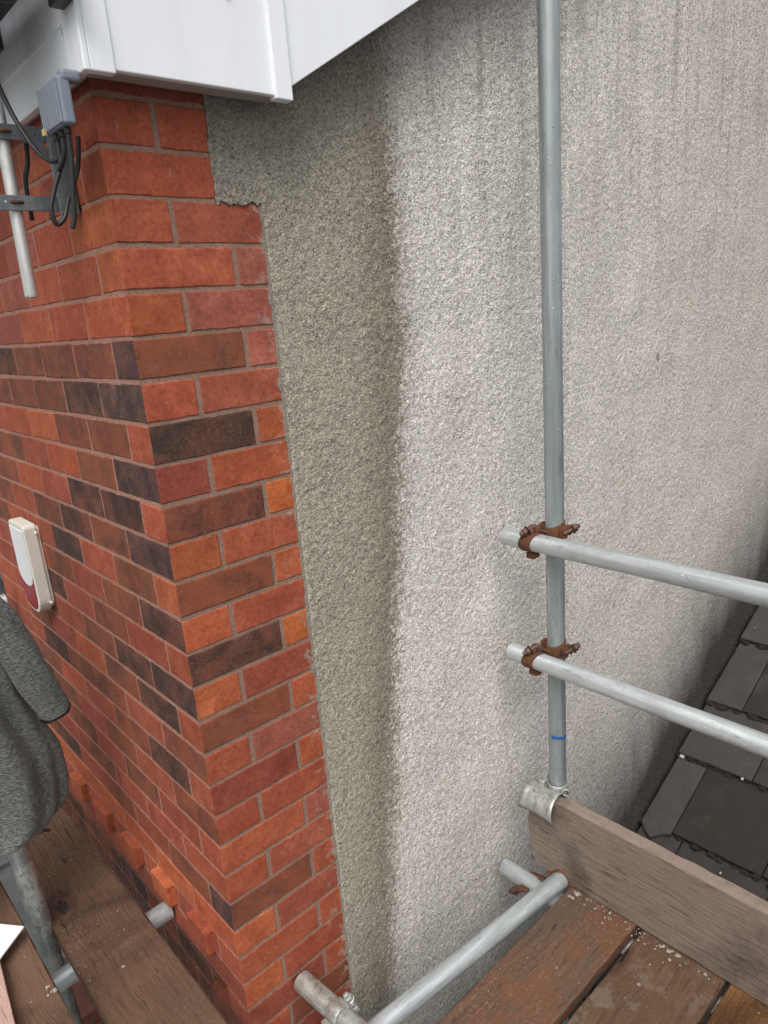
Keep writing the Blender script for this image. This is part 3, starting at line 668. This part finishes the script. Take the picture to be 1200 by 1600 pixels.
def hexnut(c, d, r, t):
    return tube(Vector(c), Vector(c)+Vector(d)*t, r, 6)
def band(g, c, ax, r, wd, th=.005, a0=0, a1=2*pi, ref=None, n=28):
    """curved strap round a tube at c with axis ax"""
    c = Vector(c); ax = Vector(ax).normalized(); a = Vector(ref).normalized() if ref else ax.orthogonal().normalized(); b = ax.cross(a)
    V = []; F = []
    prof = [(-wd/2, r+.0008), (-wd/2, r+th*.7), (-wd/2+.004, r+th), (wd/2-.004, r+th), (wd/2, r+th*.7), (wd/2, r+.0008)]
    for k in range(n+1):
        an = a0+(a1-a0)*k/n
        for t, q in prof: V.append(c+ax*t+(a*cos(an)+b*sin(an))*q)
    m_ = len(prof)
    for k in range(n):
        for j in range(m_): F.append((k*m_+j, k*m_+(j+1) % m_, (k+1)*m_+(j+1) % m_, (k+1)*m_+j))
    F.append(tuple(range(m_))[::-1]); F.append(tuple(n*m_+j for j in range(m_)))
    g.add(V, F)
def obox(g, c, u, v, n, hu, hv, hn, r=.003):
    c, u, v, n = map(Vector, (c, u, v, n)); V, F = rbox((-hu, -hv, -hn), (hu, hv, hn), r, .02, .0006, random.random()*9)
    g.add([c+u*p[0]+v*p[1]+n*p[2] for p in V], F)
def clamp_half(root, c, ax, toward, side, mat):
    """one half of a coupler: strap round the tube at c (axis ax); 'toward' points to the body; bolt tangent on 'side'"""
    c, ax, tw, sd_ = Vector(c), Vector(ax).normalized(), Vector(toward).normalized(), Vector(side).normalized()
    g = G(); band(g, c, ax, .0242, .036, .0052, rad(-89), rad(89), tw); band(g, c, ax, .0242, .036, .0055, rad(92), rad(268), tw)
    obox(g, c-sd_*.034, ax, tw, sd_, .013, .010, .008); obox(g, c+sd_*.033+tw*.006, ax, tw, sd_, .015, .007, .008); obox(g, c+sd_*.033-tw*.011, ax, tw, sd_, .013, .004, .008)
    g.obj('strap', mat, root, True)
    g = G(); V, F = tube(c-sd_*.034-ax*.016, c-sd_*.034+ax*.016, .006, 12); g.add(V, F); g.obj('hinge_pin', mat, root, True)
    g = G(); b0 = c+sd_*.039
    V, F = tube(b0+tw*.012, b0-tw*.038, .0062, 12, None, 6, .001); g.add(V, F); V, F = tube(b0-tw*.014, b0-tw*.018, .013, 20); g.add(V, F)
    bo = g.obj('bolt', BOLT if mat is RUST else mat, root, True)
    g = G(); V, F = hexnut(b0-tw*.018, -tw, .0105, .011); g.add(V, F); g.obj('nut', BOLT if mat is RUST else mat, bo)
def coupler(label, cA, axA, sideA, cB, axB, sideB, mat, group='scaffold couplers'):
    cA, cB = Vector(cA), Vector(cB); mid = (cA+cB)/2; d = (cB-cA).normalized()
    root = empty('scaffold_coupler', mid, label, 'coupler', group)
    g = G(); a = Vector(axA).normalized(); b = d.cross(a); obox(g, mid, a, b, d, .021, .021, .005, .003); g.obj('body', mat, root, True)
    clamp_half(root, cA, axA, d, sideA, mat); clamp_half(root, cB, axB, -d, sideB, mat)
coupler('rusty coupler joining the upper guard rail to the pole', (RX, PY+.027, -.8935), -Y3, Z3, (PX, PY, -.870), Z3, -Y3, RUST)
coupler('rusty coupler joining the lower guard rail to the pole', (RX, PY+.027, -1.2325), -Y3, Z3, (PX, PY, -1.209), Z3, -Y3, RUST)
coupler('dirty rusted coupler under the toe board where two tubes cross', (.868, -.135, -1.9585), -Y3, -X3, (.90, -.2370, -1.897), (1, -.094, .017), Y3, RUST)
coupler('small grey coupler with two bolts on the paint spattered tube', (.1495, -.150, -1.815), -Y3, X3, (.19, -.170, -1.909), (1, -.094, .017), -Y3, GALVP)
coupler('old coupler with a black tie on the upright pole below the jacket', (-.296, .475, -1.30), Z3, X3, (-.296, .53, -1.30), X3, Z3, RUST)

# toe board and its clip
def board(lo, hi, mat, label, group=None, cat='scaffold board', name='scaffold_board', step=.03, amp=.0016, chip=.006, rotz=0.):
    V, F = rbox(lo, hi, .004, step, amp, random.random()*30, chip)
    o = mesh_obj(name, V, F, mat, None, True); props(o, label, cat, group)
    return o
BG = 'wooden scaffold boards'
TX = .893
g = G()
V, F = rbox((TX, -1.9, -1.902), (TX+.038, -.122, -1.645), .004, .022, .0016, 3.3, .007)
# split and worn left end: lower corner broken away
V = np.array(V)
for i in range(len(V)):
    y_, z_ = V[i][1], V[i][2]
    if y_ > -.24:
        if y_ > -.24 and z_ > -1.70: V[i][2] -= .010*min(1, (y_+.24)/.04)*min(1, (z_+1.70)/.05)
        t_ = (-1.858-z_)/.05
        if t_ > 0: V[i][1] = min(y_, -.122-.045*min(1, t_))
        V[i][1] += .006*mnoise.noise(Vector((0, 2, z_*60))) if y_ > -.13 else 0
toe = props(mesh_obj('toe_board', V, F, W_TOE, None, True), 'brown wooden toe board standing on edge at the end of the deck', 'toe board')
tcl = empty('toe_board_clip', (TX+.01, -.15, -1.68), 'grey cast steel clip hooked over the toe board end at the foot of the pole', 'clip')
CLP = mat_galv('cast_clip_steel', (.42, .42, .38), 9, .3)
g = G(); V = []; F = []; n = 20; cxc, czc, rc = TX+.018, -1.688, .0445
rows = 9
for side_r in (rc, rc-.0045):
    for i in range(rows):
        y_ = -.113-.092*i/(rows-1)
        fl = .0+.006*abs(2*i/(rows-1)-1)**4
        for k in range(n+1):
            an = rad(-20)+rad(215)*k/n
            V.append((cxc+cos(an)*(side_r+fl), y_-.020*(k/n)*(i/(rows-1)), czc+sin(an)*(side_r+fl)))
m1 = n+1; hN = rows*m1
for i in range(rows-1):
    for k in range(n):
        a = i*m1+k; F += [(a, a+1, a+m1+1, a+m1), (hN+a+1, hN+a, hN+a+m1, hN+a+m1+1)]
for k in range(n): F += [(k+1, k, hN+k, hN+k+1), ((rows-1)*m1+k, (rows-1)*m1+k+1, hN+(rows-1)*m1+k+1, hN+(rows-1)*m1+k)]
for i in range(rows-1): F += [(i*m1, (i+1)*m1, hN+(i+1)*m1, hN+i*m1), ((i+1)*m1+n, i*m1+n, hN+i*m1+n, hN+(i+1)*m1+n)]
g.add(V, F); g.obj('saddle', CLP, tcl, True)
g = G(); band(g, (PX, PY, -1.652), Z3, .0245, .030, .006, 0, 2*pi); g.obj('collar', CLP, tcl, True)
g = G(); band(g, (PX-.012, PY-.036, -1.650), (.75, .55, -.2), .0065, .010, .0055, 0, 2*pi); obox(g, (PX-.006, PY-.026, -1.654), X3, Y3, Z3, .008, .010, .009); g.obj('lug', CLP, tcl, True)
g = G(); obox(g, (PX-.022, PY+.034, -1.643), X3, Y3, Z3, .012, .009, .010); V, F = tube((PX-.03, PY+.034, -1.638), (PX+.01, PY+.034, -1.632), .005, 12); g.add(V, F); g.obj('hinge', CLP, tcl, True)

# deck boards (run along the gable)
DZ = -1.902
board((-1.6, -.464, DZ-.038), (TX+.10, -.268, DZ), W_D1, 'wet reddish brown deck board nearest the rendered wall', BG)
board((-1.6, -.696, DZ-.038), (TX+.10, -.482, DZ-.003), W_D2, 'worn brown deck board with pale scuffs, second from the rendered wall', BG)
board((-1.6, -.925, DZ-.038), (TX+.10, -.709, DZ-.001), W_D3, 'orange brown deck board in the bottom right corner', BG)
# left walkway boards (run along the brick front)
LZ = -1.692
board((-.262, -.20, LZ-.038), (-.080, 2.6, LZ), W_L1, 'grey brown walkway board with a dark knot beside the brick wall', BG)
board((-.560, -.24, -1.636), (-.3245, 2.4, -1.598), W_L2, 'saw marked brown board at the left edge, nearer the viewer', BG) if False else \
board((-.560, -.24, -1.636), (-.3245, .62, -1.598), W_L2, 'saw marked brown board at the bottom left corner', BG)
# offcuts lying on the left board
V, F = prism([(-.60, .29), (-.394, .335), (-.440, -.10), (-.60, -.12)], (0, 0, -1.5975), X3, Y3, Z3, .030)
props(bevel(mesh_obj('timber_offcut', V, F, W_P), .002), 'pale pink sawn timber offcut at the bottom left edge', 'timber offcut')
V, F = prism([(-.56, .66), (-.331, .360), (-.395, .308), (-.60, .14)], (0, 0, -1.566), X3, Y3, Z3, .004)
props(bevel(mesh_obj('plastic_offcut', V, F, UPVC), .0008), 'pointed white plastic offcut lying at the left edge', 'plastic offcut')

# ================================================================== JACKET
jk = empty('jacket', (-.33, .47, -1.40), 'heather grey knitted jacket hanging over the scaffold pole', 'jacket')
def loft(rings, closed=True):
    V = [p for r_ in rings for p in r_]; k = len(rings[0]); F = []
    for i in range(len(rings)-1):
        for j in range(k if closed else k-1): F.append((i*k+j, i*k+(j+1) % k, (i+1)*k+(j+1) % k, (i+1)*k+j))
    return V, F
def cloth_obj(name, V, F, par, th=.004):
    o = mesh_obj(name, V, F, KNIT, par, True); md = o.modifiers.new('solid', 'SOLIDIFY'); md.thickness = th; md.offset = 0
    sb = o.modifiers.new('sub', 'SUBSURF'); sb.levels = 1; sb.render_levels = 1; return o
def interp(tab, z):
    tab = sorted(tab); return float(np.interp(z, [t[0] for t in tab], [t[1] for t in tab]))
right = [(-.60, -.30), (-.78, -.245), (-.86, -.205), (-.95, -.225), (-1.05, -.215), (-1.14, -.185), (-1.22, -.160), (-1.30, -.158), (-1.36, -.166), (-1.385, -.19), (-1.40, -.225)]
rings = []; N = 96
for i in range(60):
    z_ = -.60-.80*i/59; xr = interp(right, z_); xl = -.62-.06*i/59
    hw, cx_ = (xr-xl)/2, (xr+xl)/2; R_ = []
    for j in range(N):
        a_ = 2*pi*j/N; sx, sy = cos(a_), sin(a_)
        sx = math.copysign(abs(sx)**.75, sx); dp = .052+.03*i/59
        fold = .019*sin(a_*7+z_*4+1)*min(1, i/15)+.011*sin(a_*13-z_*7)+.010*mnoise.noise(Vector((a_*1.5, z_*5, 3)))
        y_ = .47+sy*(dp+fold)
        hem = .0
        if i > 50: hem = (.10*max(0, (-.225-(cx_+sx*hw)))**1.0)*(i-50)/9
        R_.append((cx_+sx*(hw+fold*.35), y_, z_+hem))
    rings.append(R_)
V, F = loft(rings); cloth_obj('jacket_body', V, F, jk)
# sleeve, laid over the right of the body
sp_ = [((-.265, .440, -.78), .040), ((-.228, .415, -.86), .046), ((-.203, .405, -.94), .046), ((-.184, .400, -1.02), .044), ((-.168, .400, -1.075), .041), ((-.158, .400, -1.108), .040)]
rings = []
for i in range(31):
    t = i/30*5; k = min(4, int(t)); f_ = t-k; p = Vector(sp_[k][0]).lerp(Vector(sp_[k+1][0]), f_); r_ = sp_[k][1]*(1-f_)+sp_[k+1][1]*f_
    d = (Vector(sp_[min(k+1, 5)][0])-Vector(sp_[k][0])).normalized(); a = Vector((.80, -.35, .45)); a = (a-d*a.dot(d)).normalized(); b = d.cross(a)
    R_ = []
    for j in range(48):
        an = 2*pi*j/48; fo = 1+.05*sin(an*5+i*.35)+.05*mnoise.noise(Vector((an, i*.25, 8)))
        R_.append(p+a*cos(an)*r_*fo*.82+b*sin(an)*r_*.62*fo)
    rings.append(R_)
V, F = loft(rings); sl = cloth_obj('sleeve', V, F, jk)
g = G()
V, F = loft([[q+(q-Vector(sp_[5][0]))*.08+Vector((.0, 0, dz)) for q in rings[-1]] for dz in (.002, -.003, -.007)])
trim = mesh_obj('cuff_trim', V, F, BLACK, jk, True); md = trim.modifiers.new('s', 'SOLIDIFY'); md.thickness = .004
g = G(); V, F = sweep([(-.262, .425, -1.372), (-.248, .418, -1.382), (-.238, .416, -1.392), (-.225, .414, -1.400)], .0035, 8, 6); g.add(V, F)
V, F = sweep([(-.268, .425, -1.374), (-.252, .42, -1.386), (-.243, .43, -1.402), (-.250, .44, -1.395)], .006, 8, 6); g.add(V, F); g.obj('cord', BLACK, jk, True)

# ================================================================== NEIGHBOURING HOUSE
nb = empty('neighbouring_house', (1.5, -2.5, GZ), 'lower neighbouring house with a dark concrete tiled roof meeting the rendered wall', 'house')
SLP = math.atan(.5236); u_ = Vector((cos(SLP), 0, sin(SLP))); n_ = Vector((-sin(SLP), 0, cos(SLP))); v_ = -Y3
O_ = Vector((1.775, -.022, -2.352))
lips = [-1.02, -.68, -.345, 0.0, .338, .626, .995, 1.335, 1.67, 2.0, 2.34, 2.68, 3.02]
gt = G()
for ci, s0 in enumerate(lips):
    first = .125 if ci % 2 == 1 else .29
    if ci == 2: first = .165
    if ci == 5: first = .150
    if ci == 4: first = .30
    v0 = 0.; wd = first; k = 0
    while v0 < 4.8:
        near = v0 < .9 and 1 <= ci <= 9
        ln = .40; tl = .018
        V, F = rbox((0, 0, 0), (ln, wd-.004, tl), .003, .028 if near else .2, .0013 if near else 0, random.random()*50, .006 if near else 0)
        off = random.uniform(-.004, .004); tw = random.uniform(-.002, .002); Q = []
        lip_n = .026
        for p in V:
            x_, y_, z_ = p
            if ci == 3 and k == 0:      # broken tile: jagged lower edge hanging down at the corner
                prof_ = float(np.interp(y_, [0, .03, .055, .075, .10, .125], [-.006, -.040, -.066, -.030, -.022, .000]))
                if x_ < .08: x_ = x_+prof_*(1-x_/.08)+.003*mnoise.noise(Vector((y_*140, 1, 1)))
            if near and x_ < .05: x_ += .004*mnoise.noise(Vector((y_*60+ci*9, k*5, 2)))+.003*mnoise.noise(Vector((y_*190+ci*9, k*5, 2)))
            hgt = z_+lip_n*(1-x_/ln)+tw*(y_/wd)
            Q.append(O_+u_*(s0+off+x_)+v_*(v0+y_)+n_*(hgt-.036+.0))
        j = random.uniform(.62, 1.05)*(1.5 if k == 0 else 1.); gt.add(Q, F, (j*1.0, j*random.uniform(.96, 1.0), j*random.uniform(.95, 1.0), 1))
        v0 += wd; wd = .332; k += 1
gt.obj('roof', TILE, nb, True)
g = G(); V, F = prism([(-1.2, -.05), (3.6, -.05), (3.6, -.10), (-1.2, -.10)], O_, u_, n_, v_, 4.8); g.add(V, F); g.obj('roof_deck', mat_plain('roofing_felt', (.02, .02, .02), .9), nb)
g = G(); slab(g, (.95, -4.8, GZ), (4.6, -.05, -3.0)); g.obj('wall', MORT_R, nb)
g = G()
for ci, s0 in enumerate(lips[1:11]):
    for q in range(95):
        v0 = random.random()**1.3*1.3; r_ = random.uniform(.004, .015)*(1.5 if random.random() < .12 else 1)
        c = O_+u_*(s0-.004+random.uniform(-.004, .006))+v_*v0+n_*(-.019+random.uniform(-.006, .011))
        V, F = rbox((-r_, -r_, -r_*.7), (r_, r_, r_*.7), r_*.5, .01, r_*.6, random.random()*99); g.add([Vector(p)+c for p in V], F)
for cs, cv in ((.28, .40), (.27, .42), (.30, .385), (.26, .44), (-.33, .47), (-.32, .45), (.97, .25), (-.02, .62)):
    for q in range(14):
        r_ = random.uniform(.004, .009); c = O_+u_*(cs+random.gauss(0, .014)+.06)+v_*(cv+random.gauss(0, .014))+n_*random.uniform(-.003, .003)
        V, F = rbox((-r_, -r_, -r_*.6), (r_, r_, r_*.6), r_*.5, .01, r_*.7, random.random()*99); g.add([Vector(p)+c for p in V], F)
props(g.obj('moss', mat_plain('dark_moss', (.020, .018, .011), .95, 0, .6, 60, .002), nb), kind='stuff')

# ================================================================== SMALL THINGS BELOW AND ON THE BOARDS
gw = G()
for r in range(30):
    zt_ = -2.92-.075*r
    for xa, xb_ in ((-.125, -.022), (-.012, .038)) if r % 2 else ((-.125, .038),):
        V, F = rbox((xa, 1.36, zt_-.067), (xb_, 1.63, zt_), .004, .05); t_ = tone('c', .5); gw.add(V, F)
props(gw.obj('brick_pier', mat_plain('dark_damp_brick', (.075, .022, .015), .85, 0, .5, 30, .001), None), 'dark red brick pier far below, seen through the gap between the left boards', 'brick pier')
gc = G()
def crumbs(n, xr, yr, z, s=(.0007, .002), fx=None):
    for _ in range(n):
        x_, y_ = random.uniform(*xr), random.uniform(*yr)
        if fx: x_, y_ = fx(x_, y_)
        r_ = random.uniform(*s)*(2.2 if random.random() < .06 else 1)
        V, F = rbox((-r_, -r_*.8, -r_*.5), (r_, r_*.8, r_*.5), r_*.45, .02, r_*.4, random.random()*99); a_ = random.random()*6
        gc.add([(x_+p[0]*cos(a_)-p[1]*sin(a_), y_+p[0]*sin(a_)+p[1]*cos(a_), z+r_*.3+p[2]) for p in V], F)
crumbs(16, (.3, TX-.003), (-.46, -.272), DZ+.001); crumbs(18, (.4, TX-.003), (-.69, -.482), DZ-.002); crumbs(12, (.6, TX-.003), (-.92, -.71), DZ)
crumbs(60, (TX-.05, TX-.003), (-.70, -.30), DZ, (.001, .0032), lambda x_, y_: (TX-.003-abs(random.gauss(0, .018)), y_))
crumbs(7, (TX-.02, TX-.004), (-.60, -.54), DZ, (.003, .0055)); crumbs(5, (TX-.04, TX-.01), (-.30, -.285), DZ, (.003, .005))
crumbs(18, (-.27, -.085), (-.05, 1.1), LZ+.001, (.0007, .002)); crumbs(7, (-.35, -.335), (.17, .20), -1.597, (.0015, .004)); crumbs(10, (-.40, -.33), (-.1, .4), -1.597, (.001, .003))
props(gc.obj('mortar_crumbs', mat_plain('mortar_crumb', (.36, .30, .26), .9, 0, .4, 80), None), 'pale crumbs of mortar scattered over the scaffold boards', 'debris', None, 'stuff')
gd = G()
for _ in range(16):
    s_, v_0 = random.uniform(-.4, 1.1), random.uniform(.02, .7); r_ = random.uniform(.0015, .0035)*(2 if random.random() < .15 else 1)
    V, F = rbox((-r_*1.3, -r_, -r_*.5), (r_*1.3, r_, r_*.5), r_*.4, .02, r_*.4, random.random()*99); c = O_+u_*s_+v_*v_0+n_*.004; gd.add([c+u_*p[0]+v_*p[1]+n_*p[2] for p in V], F)
V, F = rbox((-.016, -.010, -.003), (.016, .010, .003), .003, .01, .003, 5); c = O_+u_*.335+v_*.018+n_*-.006; gd.add([c+u_*p[0]+v_*p[1]+n_*p[2] for p in V], F)
props(gd.obj('roof_debris', mat_plain('pale_debris', (.45, .42, .38), .9, 0, .3, 80), nb), kind='stuff')
bpy.context.view_layer.update()
